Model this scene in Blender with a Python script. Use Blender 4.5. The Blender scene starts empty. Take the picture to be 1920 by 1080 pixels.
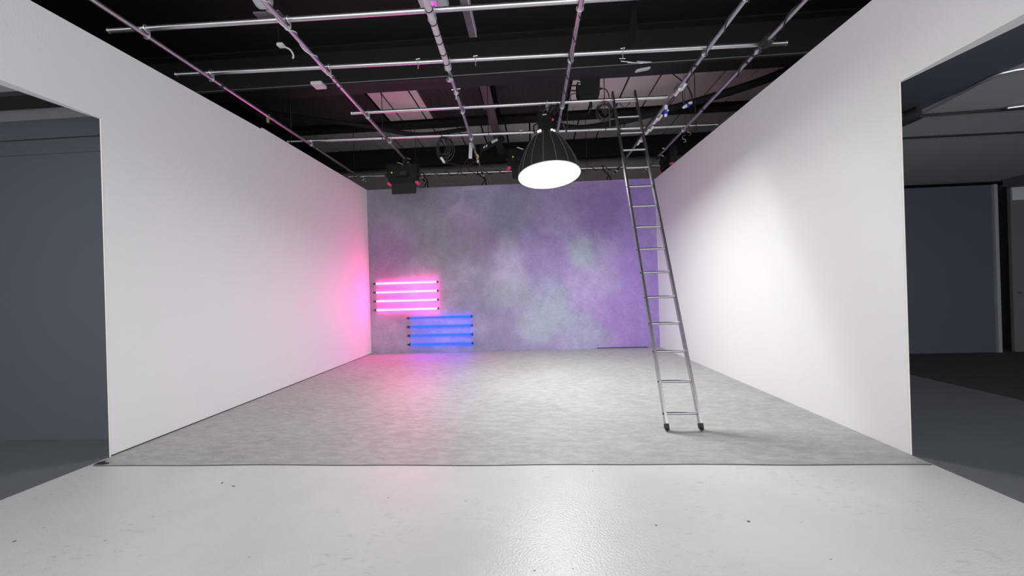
import bpy, math, random
from mathutils import Vector, Matrix, noise
random.seed(7)
SC = bpy.context.scene
COL = SC.collection

# ---------------------------------------------------------------- camera
F, YAW, PITCH, ROLL, EYE = 700.0, 0.0601, 0.0007, -0.0299, 1.4
fwd = Vector((-math.sin(YAW)*math.cos(PITCH), math.cos(YAW)*math.cos(PITCH), math.sin(PITCH)))
rgt = Vector((math.cos(YAW), math.sin(YAW), 0)); up = rgt.cross(fwd)
r2 = math.cos(ROLL)*rgt + math.sin(ROLL)*up
u2 = -math.sin(ROLL)*rgt + math.cos(ROLL)*up
cd = bpy.data.cameras.new('camera'); cam = bpy.data.objects.new('camera', cd); COL.objects.link(cam)
cd.sensor_width = 36; cd.lens = F/1920*36; cd.clip_start = .02
m = Matrix.Identity(4)
for i in range(3):
    m[i][0], m[i][1], m[i][2] = r2[i], u2[i], -fwd[i]
m[2][3] = EYE
cam.matrix_world = m
SC.camera = cam

# ---------------------------------------------------------------- world, exposure
w = bpy.data.worlds.new('world'); SC.world = w; w.use_nodes = True
bg = w.node_tree.nodes['Background']
bg.inputs[0].default_value = (.93, .965, 1, 1); bg.inputs[1].default_value = 1.75
vs = SC.view_settings
vs.view_transform = 'Standard'; vs.look = 'None'; vs.gamma = 1; vs.exposure = 0.63; vs.use_curve_mapping = False
LAMP, PINK, BLUE = 48.0, 19.0, 4.5          # emission strengths of the lamps in the place

# ---------------------------------------------------------------- materials
def nodes(name):
    mt = bpy.data.materials.new(name); mt.use_nodes = True
    nt = mt.node_tree
    return mt, nt, nt.nodes['Principled BSDF']
def lk(nt, a, b): nt.links.new(a, b)
def mat(name, col, rough=.6, metal=0, spec=.5, var=.0, vscale=6, bump=0, bscale=60, emit=None, estr=0, sheen=0):
    mt, nt, b = nodes(name)
    b.inputs['Base Color'].default_value = (*col, 1); b.inputs['Roughness'].default_value = rough
    b.inputs['Metallic'].default_value = metal; b.inputs['Specular IOR Level'].default_value = spec
    tc = nt.nodes.new('ShaderNodeTexCoord')
    if var:
        n = nt.nodes.new('ShaderNodeTexNoise'); n.inputs['Scale'].default_value = vscale; n.inputs['Detail'].default_value = 6
        lk(nt, tc.outputs['Object'], n.inputs['Vector'])
        mx = nt.nodes.new('ShaderNodeMix'); mx.data_type = 'RGBA'
        mx.inputs[6].default_value = (*[c*(1-var) for c in col], 1); mx.inputs[7].default_value = (*[min(1, c*(1+var)) for c in col], 1)
        lk(nt, n.outputs['Fac'], mx.inputs[0]); lk(nt, mx.outputs[2], b.inputs['Base Color'])
    if bump:
        n = nt.nodes.new('ShaderNodeTexNoise'); n.inputs['Scale'].default_value = bscale; n.inputs['Detail'].default_value = 3
        lk(nt, tc.outputs['Object'], n.inputs['Vector'])
        bp = nt.nodes.new('ShaderNodeBump'); bp.inputs['Strength'].default_value = bump; bp.inputs['Distance'].default_value = .01
        lk(nt, n.outputs['Fac'], bp.inputs['Height']); lk(nt, bp.outputs[0], b.inputs['Normal'])
    if emit:
        b.inputs['Emission Color'].default_value = (*emit, 1); b.inputs['Emission Strength'].default_value = estr
    return mt

def val(nt, op, a, b=None):
    n = nt.nodes.new('ShaderNodeMath'); n.operation = op
    for i, x in enumerate((a, b)):
        if x is None: continue
        if isinstance(x, (int, float)): n.inputs[i].default_value = x
        else: lk(nt, x, n.inputs[i])
    return n.outputs[0]
def mixc(nt, fac, a, b):
    n = nt.nodes.new('ShaderNodeMix'); n.data_type = 'RGBA'
    for i, x in ((0, fac), (6, a), (7, b)):
        if isinstance(x, tuple): n.inputs[i].default_value = (*x, 1)
        elif isinstance(x, (int, float)): n.inputs[i].default_value = x
        else: lk(nt, x, n.inputs[i])
    return n.outputs[2]
def noise_n(nt, vec, scale, detail=5, rough=.55):
    n = nt.nodes.new('ShaderNodeTexNoise'); n.inputs['Scale'].default_value = scale
    n.inputs['Detail'].default_value = detail; n.inputs['Roughness'].default_value = rough
    lk(nt, vec, n.inputs['Vector']); return n
def ramp(nt, x, lo, hi, a=0., b=1.):
    n = nt.nodes.new('ShaderNodeMapRange'); n.interpolation_type = 'SMOOTHSTEP'
    n.inputs[1].default_value = lo; n.inputs[2].default_value = hi; n.inputs[3].default_value = a; n.inputs[4].default_value = b
    lk(nt, x, n.inputs[0]); return n.outputs[0]

def backdrop_material():
    mt, nt, b = nodes('backdrop_paint')
    tc = nt.nodes.new('ShaderNodeTexCoord'); P = tc.outputs['Object']
    wn = noise_n(nt, P, .9, 4)
    v1 = nt.nodes.new('ShaderNodeVectorMath'); v1.operation = 'MULTIPLY_ADD'
    lk(nt, wn.outputs['Color'], v1.inputs[0]); v1.inputs[1].default_value = (1.5, 0, 1.5)
    v2 = nt.nodes.new('ShaderNodeVectorMath'); v2.operation = 'ADD'; lk(nt, P, v2.inputs[0]); v2.inputs[1].default_value = (-.75, 0, -.75)
    lk(nt, v2.outputs[0], v1.inputs[2]); W = v1.outputs[0]
    sx = nt.nodes.new('ShaderNodeSeparateXYZ'); lk(nt, W, sx.inputs[0])
    grey, purple, teal, lav, mauve = (.27, .255, .32), (.35, .235, .55), (.355, .42, .485), (.50, .43, .59), (.32, .20, .36)
    c = mixc(nt, ramp(nt, sx.outputs[0], -2.6, 2.0), grey, purple)
    n2 = noise_n(nt, P, .7, 4, .5)
    c = mixc(nt, ramp(nt, n2.outputs['Fac'], .42, .68, 0, .6), c, lav)
    def blob(x, z, r, col, amt):
        nonlocal c
        d = nt.nodes.new('ShaderNodeVectorMath'); d.operation = 'DISTANCE'
        lk(nt, W, d.inputs[0]); d.inputs[1].default_value = (x, 8.36, z)
        c = mixc(nt, ramp(nt, d.outputs['Value'], r, r*.25, 0, amt), c, col)
    blob(-.45, 3.1, 1.0, (.21, .225, .30), .7)
    blob(-1.8, 2.35, .8, (.29, .30, .32), .65)
    blob(-3.3, 2.4, .8, mauve, .6)
    blob(-1.3, 2.6, .7, mauve, .5)
    blob(1.05, 2.25, .65, teal, .8)
    blob(.2, .75, .95, teal, .8)
    blob(1.0, .35, .6, teal, .5)
    blob(-.5, 2.1, .8, lav, .6)
    blob(-.7, 1.4, .7, (.34, .37, .42), .6)
    blob(1.2, 1.3, .8, (.45, .34, .60), .8)
    blob(1.6, 3.2, 1.1, (.24, .16, .38), .7)
    blob(2.5, 1.6, .9, (.34, .22, .58), .7)
    blob(.6, 3.3, .8, (.26, .19, .34), .5)
    # trowel strokes and fine plaster grain
    mp = nt.nodes.new('ShaderNodeMapping'); mp.inputs['Scale'].default_value = (1.5, 1, 1.2); lk(nt, P, mp.inputs[0])
    st = noise_n(nt, mp.outputs[0], 3.2, 9, .72)
    fg = noise_n(nt, P, 22, 6, .7)
    k = val(nt, 'ADD', ramp(nt, st.outputs['Fac'], .3, .7, .90, 1.10), ramp(nt, fg.outputs['Fac'], .3, .7, -.07, .07))
    g = nt.nodes.new('ShaderNodeVectorMath'); g.operation = 'SCALE'; lk(nt, c, g.inputs[0]); lk(nt, k, g.inputs[3])
    lk(nt, g.outputs[0], b.inputs['Base Color'])
    b.inputs['Roughness'].default_value = .7; b.inputs['Specular IOR Level'].default_value = .25
    bp = nt.nodes.new('ShaderNodeBump'); bp.inputs['Strength'].default_value = .12; bp.inputs['Distance'].default_value = .01
    lk(nt, st.outputs['Fac'], bp.inputs['Height']); lk(nt, bp.outputs[0], b.inputs['Normal'])
    return mt

def vinyl_material():
    mt, nt, b = nodes('vinyl_mottled_grey')
    tc = nt.nodes.new('ShaderNodeTexCoord'); P = tc.outputs['Object']
    a = noise_n(nt, P, 1.3, 6, .6)
    mp = nt.nodes.new('ShaderNodeMapping'); mp.inputs['Scale'].default_value = (2.2, 6, 1); mp.inputs['Rotation'].default_value = (0, 0, .35); lk(nt, P, mp.inputs[0])
    s = noise_n(nt, mp.outputs[0], 2.6, 9, .75)
    f = noise_n(nt, P, 60, 3, .6)
    c = mixc(nt, ramp(nt, a.outputs['Fac'], .3, .7), (.36, .355, .345), (.42, .42, .41))
    c = mixc(nt, ramp(nt, s.outputs['Fac'], .42, .62, 0, .55), c, (.57, .57, .555))
    c = mixc(nt, ramp(nt, f.outputs['Fac'], .5, .8, 0, .25), c, (.28, .28, .27))
    lk(nt, c, b.inputs['Base Color'])
    b.inputs['Specular IOR Level'].default_value = .42
    lk(nt, ramp(nt, s.outputs['Fac'], .3, .7, .54, .44), b.inputs['Roughness'])
    bp = nt.nodes.new('ShaderNodeBump'); bp.inputs['Strength'].default_value = .18; bp.inputs['Distance'].default_value = .004
    lk(nt, s.outputs['Fac'], bp.inputs['Height']); lk(nt, bp.outputs[0], b.inputs['Normal'])
    return mt

def white_floor_material():
    mt, nt, b = nodes('white_floor_paint')
    tc = nt.nodes.new('ShaderNodeTexCoord'); P = tc.outputs['Object']
    a = noise_n(nt, P, 1.1, 5)
    c = mixc(nt, ramp(nt, a.outputs['Fac'], .3, .7), (.66, .66, .655), (.74, .74, .735))
    # scuffs: stretched noise gated by patches
    mp = nt.nodes.new('ShaderNodeMapping'); mp.inputs['Scale'].default_value = (5, 16, 1); lk(nt, P, mp.inputs[0])
    s = noise_n(nt, mp.outputs[0], 2.2, 8, .75)
    p = noise_n(nt, P, 1.7, 2)
    gate = val(nt, 'MULTIPLY', ramp(nt, s.outputs['Fac'], .53, .68), ramp(nt, p.outputs['Fac'], .46, .62))
    c = mixc(nt, val(nt, 'MULTIPLY', gate, .5), c, (.36, .355, .34))
    sp = noise_n(nt, P, 17, 1)
    c = mixc(nt, ramp(nt, sp.outputs['Fac'], .775, .80), c, (.09, .085, .08))
    lk(nt, c, b.inputs['Base Color'])
    b.inputs['Roughness'].default_value = .35; b.inputs['Specular IOR Level'].default_value = .36
    bp = nt.nodes.new('ShaderNodeBump'); bp.inputs['Strength'].default_value = .5; bp.inputs['Distance'].default_value = .004
    fb = noise_n(nt, P, 75, 2)
    lk(nt, fb.outputs['Fac'], bp.inputs['Height']); lk(nt, bp.outputs[0], b.inputs['Normal'])
    return mt

M = {}
M['wall'] = mat('white_wall_paint', (.81, .81, .805), .6, spec=.3, bump=.12, bscale=130, var=.015, vscale=2)
M['wall_edge'] = mat('cream_board_edge', (.74, .69, .62), .6, spec=.3)
M['back'] = backdrop_material()
M['vinyl'] = vinyl_material()
M['white_floor'] = white_floor_material()
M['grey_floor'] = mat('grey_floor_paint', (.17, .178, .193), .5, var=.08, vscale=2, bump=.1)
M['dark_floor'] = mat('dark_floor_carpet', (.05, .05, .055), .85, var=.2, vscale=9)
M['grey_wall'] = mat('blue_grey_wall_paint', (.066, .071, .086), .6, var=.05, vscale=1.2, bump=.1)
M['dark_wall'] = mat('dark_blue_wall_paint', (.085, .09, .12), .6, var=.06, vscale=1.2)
M['side_ceiling'] = mat('grey_ceiling_paint', (.42, .425, .45), .7, var=.06, vscale=1)
M['black'] = mat('black_roof_paint', (.012, .012, .013), .75, spec=.2, var=.3, vscale=2)
M['beam'] = mat('dark_steel_paint', (.02, .0195, .02), .5, spec=.4, var=.25, vscale=2.5)
M['joist'] = mat('grey_purlin_paint', (.12, .10, .115), .6, var=.1)
M['board'] = mat('cream_ceiling_board', (.84, .775, .75), .7, spec=.2, var=.04, vscale=3, bump=.1, bscale=90)
M['corr'] = mat('dark_corrugated_sheet', (.085, .076, .082), .55, spec=.4)
M['far'] = mat('brown_grey_wall', (.26, .225, .21), .8, spec=.2, var=.05, vscale=2)
M['pipe'] = mat('galvanised_pipe', (.58, .57, .575), .27, metal=.9, var=.12, vscale=7, bump=.05)
M['pipe_w'] = mat('white_taped_pipe', (.62, .58, .62), .5, metal=.1, var=.2, vscale=14)
M['alu'] = mat('ladder_aluminium', (.42, .405, .42), .26, metal=.92, var=.1, vscale=5)
M['steel'] = mat('bright_steel', (.7, .7, .7), .3, metal=.9)
M['rubber'] = mat('black_rubber', (.015, .015, .015), .6)
M['plastic'] = mat('black_plastic', (.008, .008, .009), .5, spec=.25, var=.2)
M['flap'] = mat('black_flap_metal', (.022, .024, .024), .55, spec=.3)
M['fabric'] = mat('black_dome_fabric', (.022, .022, .024), .6, spec=.3, bump=.15, bscale=200)
M['seam'] = mat('grey_seam', (.16, .16, .17), .5)
M['silver_in'] = mat('silver_lining', (.7, .7, .7), .4, metal=.3)
M['cable'] = mat('black_cable', (.018, .018, .02), .5)
M['cable_w'] = mat('white_cable', (.68, .66, .66), .5)
M['white_p'] = mat('white_plastic', (.72, .72, .72), .45)
M['grey_box'] = mat('grey_metal_box', (.42, .45, .48), .5)
M['pinkknob'] = mat('pink_plastic', (.75, .05, .16), .45)
M['yellow'] = mat('yellow_plastic', (.75, .6, .12), .5)
M['olive'] = mat('olive_tape', (.30, .27, .14), .6)
M['blueplug'] = mat('blue_plastic', (.03, .05, .42), .4)
M['label'] = mat('grey_label', (.55, .56, .58), .5)
M['tape'] = mat('black_tape_and_shadow', (.03, .03, .03), .6)  # also colours the painted shadow strips along the floor
M['door'] = mat('grey_door_paint', (.13, .135, .14), .6)
M['strip'] = mat('pale_door_edge', (.30, .31, .33), .5)
M['lamp'] = mat('lamp_diffuser', (.8, .8, .8), .6, emit=(.972, 1, .962), estr=LAMP)
M['vent'] = mat('lamp_vent_glow', (.8, .8, .8), .6, emit=(1, .97, .92), estr=9)
M['pink'] = mat('pink_tube_glow', (.3, .05, .2), .4, emit=(1, .03, .31), estr=PINK)
M['blue'] = mat('blue_tube_glow', (.003, .006, .03), .4, spec=.1, emit=(.004, .03, 1), estr=BLUE)

# ---------------------------------------------------------------- mesh building
class MB:
    def __init__(s): s.v = []; s.f = []
    def add(s, vs, fs):
        o = len(s.v); s.v += [Vector(p) for p in vs]; s.f += [tuple(i+o for i in f) for f in fs]; return s
    def box(s, a, b, mtx=None):
        x0, y0, z0 = a; x1, y1, z1 = b
        vs = [Vector(p) for p in ((x0,y0,z0),(x1,y0,z0),(x1,y1,z0),(x0,y1,z0),(x0,y0,z1),(x1,y0,z1),(x1,y1,z1),(x0,y1,z1))]
        if mtx: vs = [mtx @ p for p in vs]
        return s.add(vs, [(0,3,2,1),(4,5,6,7),(0,1,5,4),(1,2,6,5),(2,3,7,6),(3,0,4,7)])
    def tube(s, pts, r, seg=10, cap=True, flat=None):
        pts = [Vector(p) for p in pts]; n = len(pts); rs = r if isinstance(r, (list, tuple)) else [r]*n
        vs = []; nrm = None
        for i in range(n):
            t = (pts[min(i+1, n-1)] - pts[max(i-1, 0)]).normalized()
            if nrm is None:
                nrm = t.orthogonal().normalized() if abs(t.z) > .9 else t.cross(Vector((0,0,1))).normalized()
            nrm = (nrm - t*nrm.dot(t)).normalized(); bn = t.cross(nrm)
            for k in range(seg):
                a = 2*math.pi*k/seg
                vs.append(pts[i] + rs[i]*(math.cos(a)*nrm + math.sin(a)*bn*(flat or 1)))
        fs = [(i*seg+k, i*seg+(k+1) % seg, (i+1)*seg+(k+1) % seg, (i+1)*seg+k) for i in range(n-1) for k in range(seg)]
        if cap: fs += [tuple(range(seg-1, -1, -1)), tuple((n-1)*seg+k for k in range(seg))]
        return s.add(vs, fs)
    def lathe(s, prof, seg=32, mtx=None):
        vs = []; n = len(prof)
        for r, z in prof:
            for k in range(seg):
                a = 2*math.pi*k/seg; p = Vector((r*math.cos(a), r*math.sin(a), z)); vs.append(mtx @ p if mtx else p)
        fs = [(i*seg+k, i*seg+(k+1) % seg, (i+1)*seg+(k+1) % seg, (i+1)*seg+k) for i in range(n-1) for k in range(seg)]
        return s.add(vs, fs)
    def disc(s, c, r, seg=32, mtx=None, dome=0, rings=4, down=True):
        vs = [Vector((0, 0, -dome))]
        for j in range(1, rings+1):
            q = j/rings
            for k in range(seg):
                a = 2*math.pi*k/seg; vs.append(Vector((r*q*math.cos(a), r*q*math.sin(a), -dome*(1-q*q))))
        fs = [(0, 1+(k+1) % seg, 1+k) for k in range(seg)]
        for j in range(rings-1):
            o, p = 1+j*seg, 1+(j+1)*seg
            fs += [(o+k, o+(k+1) % seg, p+(k+1) % seg, p+k) for k in range(seg)]
        vs = [v + Vector(c) for v in vs]
        if mtx: vs = [mtx @ v for v in vs]
        return s.add(vs, fs)
    def prism(s, poly, d):                       # closed polygon swept by the vector d
        n = len(poly); a = [Vector(p) for p in poly]; d = Vector(d)
        return s.add(a + [p+d for p in a], [tuple(range(n-1, -1, -1)), tuple(range(n, 2*n))] + [(i, (i+1) % n, n+(i+1) % n, n+i) for i in range(n)])
    def torus(s, c, R, r, axis=(0, 1, 0), seg=28, rs=8):
        ax = Vector(axis).normalized(); u = ax.orthogonal().normalized(); v = ax.cross(u); c = Vector(c)
        vs = []; 
        for i in range(seg):
            a = 2*math.pi*i/seg; e = math.cos(a)*u + math.sin(a)*v
            for k in range(rs):
                b = 2*math.pi*k/rs; vs.append(c + e*(R + r*math.cos(b)) + ax*r*math.sin(b))
        fs = [(i*rs+k, i*rs+(k+1) % rs, ((i+1) % seg)*rs+(k+1) % rs, ((i+1) % seg)*rs+k) for i in range(seg) for k in range(rs)]
        return s.add(vs, fs)
    def build(s, name, mt, parent=None, loc=None, bev=0, smooth=True):
        me = bpy.data.meshes.new(name)
        off = Vector(loc) if loc is not None else (Vector(parent['_o']) if parent is not None and '_o' in parent else Vector((0,0,0)))
        me.from_pydata([p - off for p in s.v], [], s.f); me.update()
        import bmesh
        bm = bmesh.new(); bm.from_mesh(me); bmesh.ops.recalc_face_normals(bm, faces=bm.faces)
        if bev: bmesh.ops.bevel(bm, geom=[e for e in bm.edges if len(e.link_faces) == 2 and e.calc_face_angle(0) > .6], offset=bev, segments=2, affect='EDGES', clamp_overlap=True)
        bm.to_mesh(me); bm.free()
        if smooth: me.shade_smooth(); me.set_sharp_from_angle(angle=.62)
        me.materials.append(mt if not isinstance(mt, str) else M[mt])
        o = bpy.data.objects.new(name, me); COL.objects.link(o)
        if loc is not None: o.location = loc
        if parent is not None:
            o.parent = parent; o['_o'] = tuple(off)
        return o
def thing(name, label, cat, loc, group=None):
    o = bpy.data.objects.new(name, None); COL.objects.link(o); o.empty_display_size = .1
    o.location = loc; o['_o'] = tuple(loc); tag(o, label, cat, group); return o
def tag(o, label, cat, group=None):
    o['label'] = label; o['category'] = cat
    if group: o['group'] = group
    return o
def struct(o, label=None, cat=None):
    o['kind'] = 'structure'
    if label: o['label'] = label
    o['category'] = cat or o.name.split('_')[0].split('.')[0]
    return o
def smooth_pts(pts, n=8):
    P = [Vector(p) for p in pts]; out = []
    for i in range(len(P)-1):
        a, b, c, d = P[max(i-1, 0)], P[i], P[i+1], P[min(i+2, len(P)-1)]
        for k in range(n):
            t = k/n
            out.append(.5*((2*b) + (c-a)*t + (2*a-5*b+4*c-d)*t*t + (3*b-a-3*c+d)*t**3))
    out.append(P[-1]); return out
def lerp(a, b, t): return a + (b-a)*t

# ================================================================ the setting
XL = lambda y: -3.752 + .0146*(y-8.304)
XR = lambda y: 2.731 - .0336*(y-8.304)
YB = lambda x: 8.304 + .1165*(x+3.752)/6.483
Y0 = -1.5                                   # hall left open behind the camera so the world fill light enters
ROOF = 5.4

def poly_floor(name, pts, mt, label, th=.08, top=0.0):
    o = MB().prism([(x, y, top-th) for x, y in pts], (0, 0, th)).build(name, mt, smooth=False); return struct(o, label, 'floor')
poly_floor('floor', [(XL(-3), -3), (XR(-3), -3), (XR(2.955), 2.955), (XR(11), 11.), (XL(11), 11.), (XL(2.955), 2.955)], 'white_floor', 'glossy white painted concrete floor in front of the set')
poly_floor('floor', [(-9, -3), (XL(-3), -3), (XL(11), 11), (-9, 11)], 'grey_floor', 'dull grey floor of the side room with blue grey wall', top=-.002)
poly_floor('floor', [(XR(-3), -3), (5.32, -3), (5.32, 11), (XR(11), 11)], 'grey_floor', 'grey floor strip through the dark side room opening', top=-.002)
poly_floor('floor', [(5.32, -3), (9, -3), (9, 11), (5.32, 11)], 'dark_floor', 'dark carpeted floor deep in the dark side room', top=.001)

# vinyl sheet laid over the floor of the set, front edge slightly wavy
n = 60; fr = []
for i in range(n+1):
    x = lerp(XL(2.95)+.055, XR(2.95)-.015, i/n)
    fr.append((x, 2.95 + .006*math.sin(x*2.1) + .004*math.sin(x*5.3+1), .0))
poly = fr + [(XR(3.12)-.002, 3.12, 0), (XR(8.4)-.002, YB(2.7)-.003, 0), (XL(8.3)+.002, YB(-3.75)-.003, 0), (XL(3.12)+.002, 3.12, 0)]
vs = MB().prism(poly, (0, 0, .004)).build('vinyl_sheet', 'vinyl', smooth=False)
MB().prism([(x, y-.0035, .0) for x, y, z in fr] + [(x, y, .0) for x, y, z in reversed(fr)], (0, 0, .0045)).build('edge_shadow', 'tape', vs, smooth=False)  # dark strip painted as the shadow line along the sheet's front edge
tag(vs, 'mottled grey vinyl sheet covering the floor between the set walls', 'floor covering')
tp = MB().prism([(-3.79, 2.956, .0045), (-3.70, 2.956, .0045), (-3.67, 2.975, .0045), (-3.69, 2.99, .0045), (-3.74, 3.0, .0045), (-3.77, 3.03, .0045), (-3.80, 3.0, .0045)], (0, 0, .003)).build('gaffer_tape', 'tape', smooth=False)
tag(tp, 'torn black tape on the front corner of the vinyl sheet', 'tape')

# back wall
wb = MB().prism([(-3.752, YB(-3.752), 0), (2.735, YB(2.735), 0), (2.735, YB(2.735)+.05, 0), (-3.752, YB(-3.752)+.05, 0)], (0, 0, 3.735)).build('wall_back', 'back', smooth=False)
struct(wb, 'back wall painted in cloudy purple, grey and teal', 'wall')
# black strip painted as the shadow gap along part of the foot of the back wall
tr = MB().box((1.35, YB(1.9)-.018, .006), (2.45, YB(1.9)-.006, .022)).build('trim_1', 'tape', smooth=False); struct(tr, 'thin painted shadow strip along the foot of the back wall', 'trim')

def side_wall(X, sgn, ye, hh, prof, name, label, lip):
    T = .012
    def pl(pts):          # list of (y, z) on the wall plane
        mb = MB(); a = [(X(y), y, z) for y, z in pts]
        return mb.prism(a, (sgn*T, 0, 0))
    o = pl(prof[0]).build(name, 'wall', smooth=False); struct(o, label, 'wall')
    for p in prof[1:]:
        pl(p).build('panel', 'wall', o, smooth=False)
    # lip board under the header
    yk = ye-.7
    a = [(X(y)+sgn*d, y, hh) for y, d in ((Y0, T), (ye, T), (ye, T+.012), (yk, lip), (Y0, lip+.03))]
    MB().prism(a, (0, 0, .035)).build('header_board', 'wall', o, smooth=False)
    # pale sawn edge at the opening
    MB().box((X(ye)-.001*sgn, ye-.004, .0), (X(ye)+sgn*T, ye, hh)).build('edge_strip', 'wall_edge', o, smooth=False)
    return o
side_wall(XL, -1, 3.12, 3.03, [
    [(8.33, 0), (8.33, 3.742), (5.09, 3.79), (5.09, 0)],
    [(5.09, 0), (5.09, 3.764), (3.12, 3.748), (3.12, 0)],
    [(3.12, 3.03), (3.12, 3.748), (Y0, 3.70), (Y0, 3.03)]], 'wall_left', 'white set wall beside the pink tubes, with a header over its opening', .11)
side_wall(XR, 1, 3.115, 2.928, [
    [(8.44, 0), (8.44, 3.718), (3.115, 3.727), (3.115, 0)],
    [(3.115, 2.928), (3.115, 3.727), (Y0, 3.727), (Y0, 2.928)]], 'wall_right', 'white set wall beside the ladder, with a header over its opening', .12)

o = MB().prism([(XL(y)+dx, y, .004) for y, dx in ((3.12, .0005), (8.30, .0005), (8.30, .004), (3.12, .004))], (0, 0, .009)).build('baseboard_left', 'tape', smooth=False); struct(o, 'thin painted shadow line along the foot of the pink-lit set wall', 'baseboard')  # thin black strip standing in for the shadow gap under the wall
# left side room
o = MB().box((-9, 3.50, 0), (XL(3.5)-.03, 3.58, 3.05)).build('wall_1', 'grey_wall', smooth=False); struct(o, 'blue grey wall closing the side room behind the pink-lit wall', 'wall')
MB().box((-9, 3.47, 3.05), (XL(3.5)-.03, 3.58, 3.24)).build('bulkhead', 'grey_wall', o, smooth=False)
MB().box((-9, 3.490, 2.90), (XL(3.5)-.03, 3.50, 2.955)).build('batten', 'grey_wall', o, smooth=False)
o = MB().box((-9, Y0, 3.24), (XL(3)-.12, 3.58, 3.30)).build('ceiling', 'side_ceiling', smooth=False); struct(o, 'grey ceiling of the side room with blue grey wall', 'ceiling')
MB().box((-9, 2.98, 3.20), (XL(3)-.12, 3.20, 3.24)).build('ceiling_batten', 'beam', o, smooth=False)
# right side room
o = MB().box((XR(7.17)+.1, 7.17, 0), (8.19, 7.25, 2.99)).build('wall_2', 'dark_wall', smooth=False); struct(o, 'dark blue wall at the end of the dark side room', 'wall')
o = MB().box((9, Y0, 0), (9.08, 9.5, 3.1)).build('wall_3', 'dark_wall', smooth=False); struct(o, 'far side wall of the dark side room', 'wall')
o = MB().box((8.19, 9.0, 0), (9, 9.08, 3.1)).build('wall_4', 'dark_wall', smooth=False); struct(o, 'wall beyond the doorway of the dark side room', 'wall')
o = MB().box((8.19, 7.13, 0), (8.25, 7.27, 2.99)).build('trim_2', 'strip', smooth=False); struct(o, 'pale vertical jamb at the end of the dark blue wall', 'trim')
o = MB().box((8.50, 7.17, 0), (9, 7.22, 2.99)).build('door_1', 'door', smooth=False, bev=.004); struct(o, 'grey door leaf beside the pale jamb', 'door')
MB().box((8.52, 7.155, 2.70), (8.78, 7.17, 2.93)).build('sign_plate', 'label', o, smooth=False)
MB().tube([(8.56, 7.17, 1.05), (8.56, 7.12, 1.05), (8.68, 7.12, 1.05)], .011, 8).build('handle', 'steel', o)
o = MB().box((XR(3)+.12, Y0, 3.06), (9, 7.25, 3.12)).build('ceiling', 'side_ceiling', smooth=False); struct(o, 'grey ceiling of the dark side room', 'ceiling')
MB().box((XR(3)+.13, Y0, 3.03), (3.84, 4.0, 3.06)).build('ceiling_panel', 'dark_wall', o, smooth=False)
MB().box((3.3, 4.72, 3.045), (9, 4.75, 3.06)).build('ceiling_batten', 'beam', o, smooth=False)
MB().box((8.3, 5.6, 2.92), (9.0, 7.1, 3.06)).build('bulkhead', 'dark_wall', o, smooth=False)

# roof and hall shell
o = MB().box((-9, -3.5, ROOF), (9, 11, ROOF+.1)).build('ceiling', 'black', smooth=False); struct(o, 'high black roof deck above the pipe grid', 'ceiling')  # unseen rear part lengthened to darken the ladder's reflections
roof = o
def board(x0, x1, y0, y1): return MB().box((x0, y0, ROOF-.03), (x1, y1, ROOF)).build('panel', 'board', roof, smooth=False)
for x0, x1 in ((-3.22, -2.97), (-2.93, -2.40), (-2.36, -2.22)): board(x0, x1, 7.22, 8.5)
xs = [.84, 1.33, 1.93, 2.53, 3.13, 3.73, 4.33, 4.93]
for a, b in zip(xs, xs[1:]): board(a+.02, b-.02, 7.22, 8.5)
for k in range(-8, 11): board(-1.18+.59*k+.02, -1.18+.59*(k+1)-.02, 8.78, 10.15)
def corrugated(x0, x1, y0, y1):
    mb = MB(); p = .034; n = int((x1-x0)/p); vs = []
    for i in range(n):
        x = x0+i*p
        vs += [(x, ROOF-.006), (x+p*.45, ROOF-.006), (x+p*.55, ROOF-.03), (x+p*.95, ROOF-.03)]
    mb.add([(x, y0, z) for x, z in vs] + [(x, y1, z) for x, z in vs], [(i, i+1, len(vs)+i+1, len(vs)+i) for i in range(len(vs)-1)])
    ob = mb.build('corrugated_panel', 'corr', roof, smooth=False); return ob
corrugated(-2.2, -.95, 7.22, 8.5); corrugated(-.66, .82, 7.22, 8.5); corrugated(-6.0, -3.26, 7.22, 8.5)
MB().box((-9, 6.85, ROOF-.05), (9, 7.2, ROOF)).build('edge_board', 'corr', roof, smooth=False)
o = MB().box((-9, 10.7, 0), (9, 10.78, ROOF)).build('wall_5', 'far', smooth=False); struct(o, 'brown grey hall wall far behind the set', 'wall')
o = MB().box((-9.08, Y0, 0), (-9, 10.78, ROOF)).build('wall_6', 'black', smooth=False); struct(o, 'black side wall of the hall behind the pink-lit set wall', 'wall')
o = MB().box((9.08, Y0, 0), (9.16, 10.78, ROOF)).build('wall_7', 'black', smooth=False); struct(o, 'black side wall of the hall behind the ladder wall', 'wall')

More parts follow.
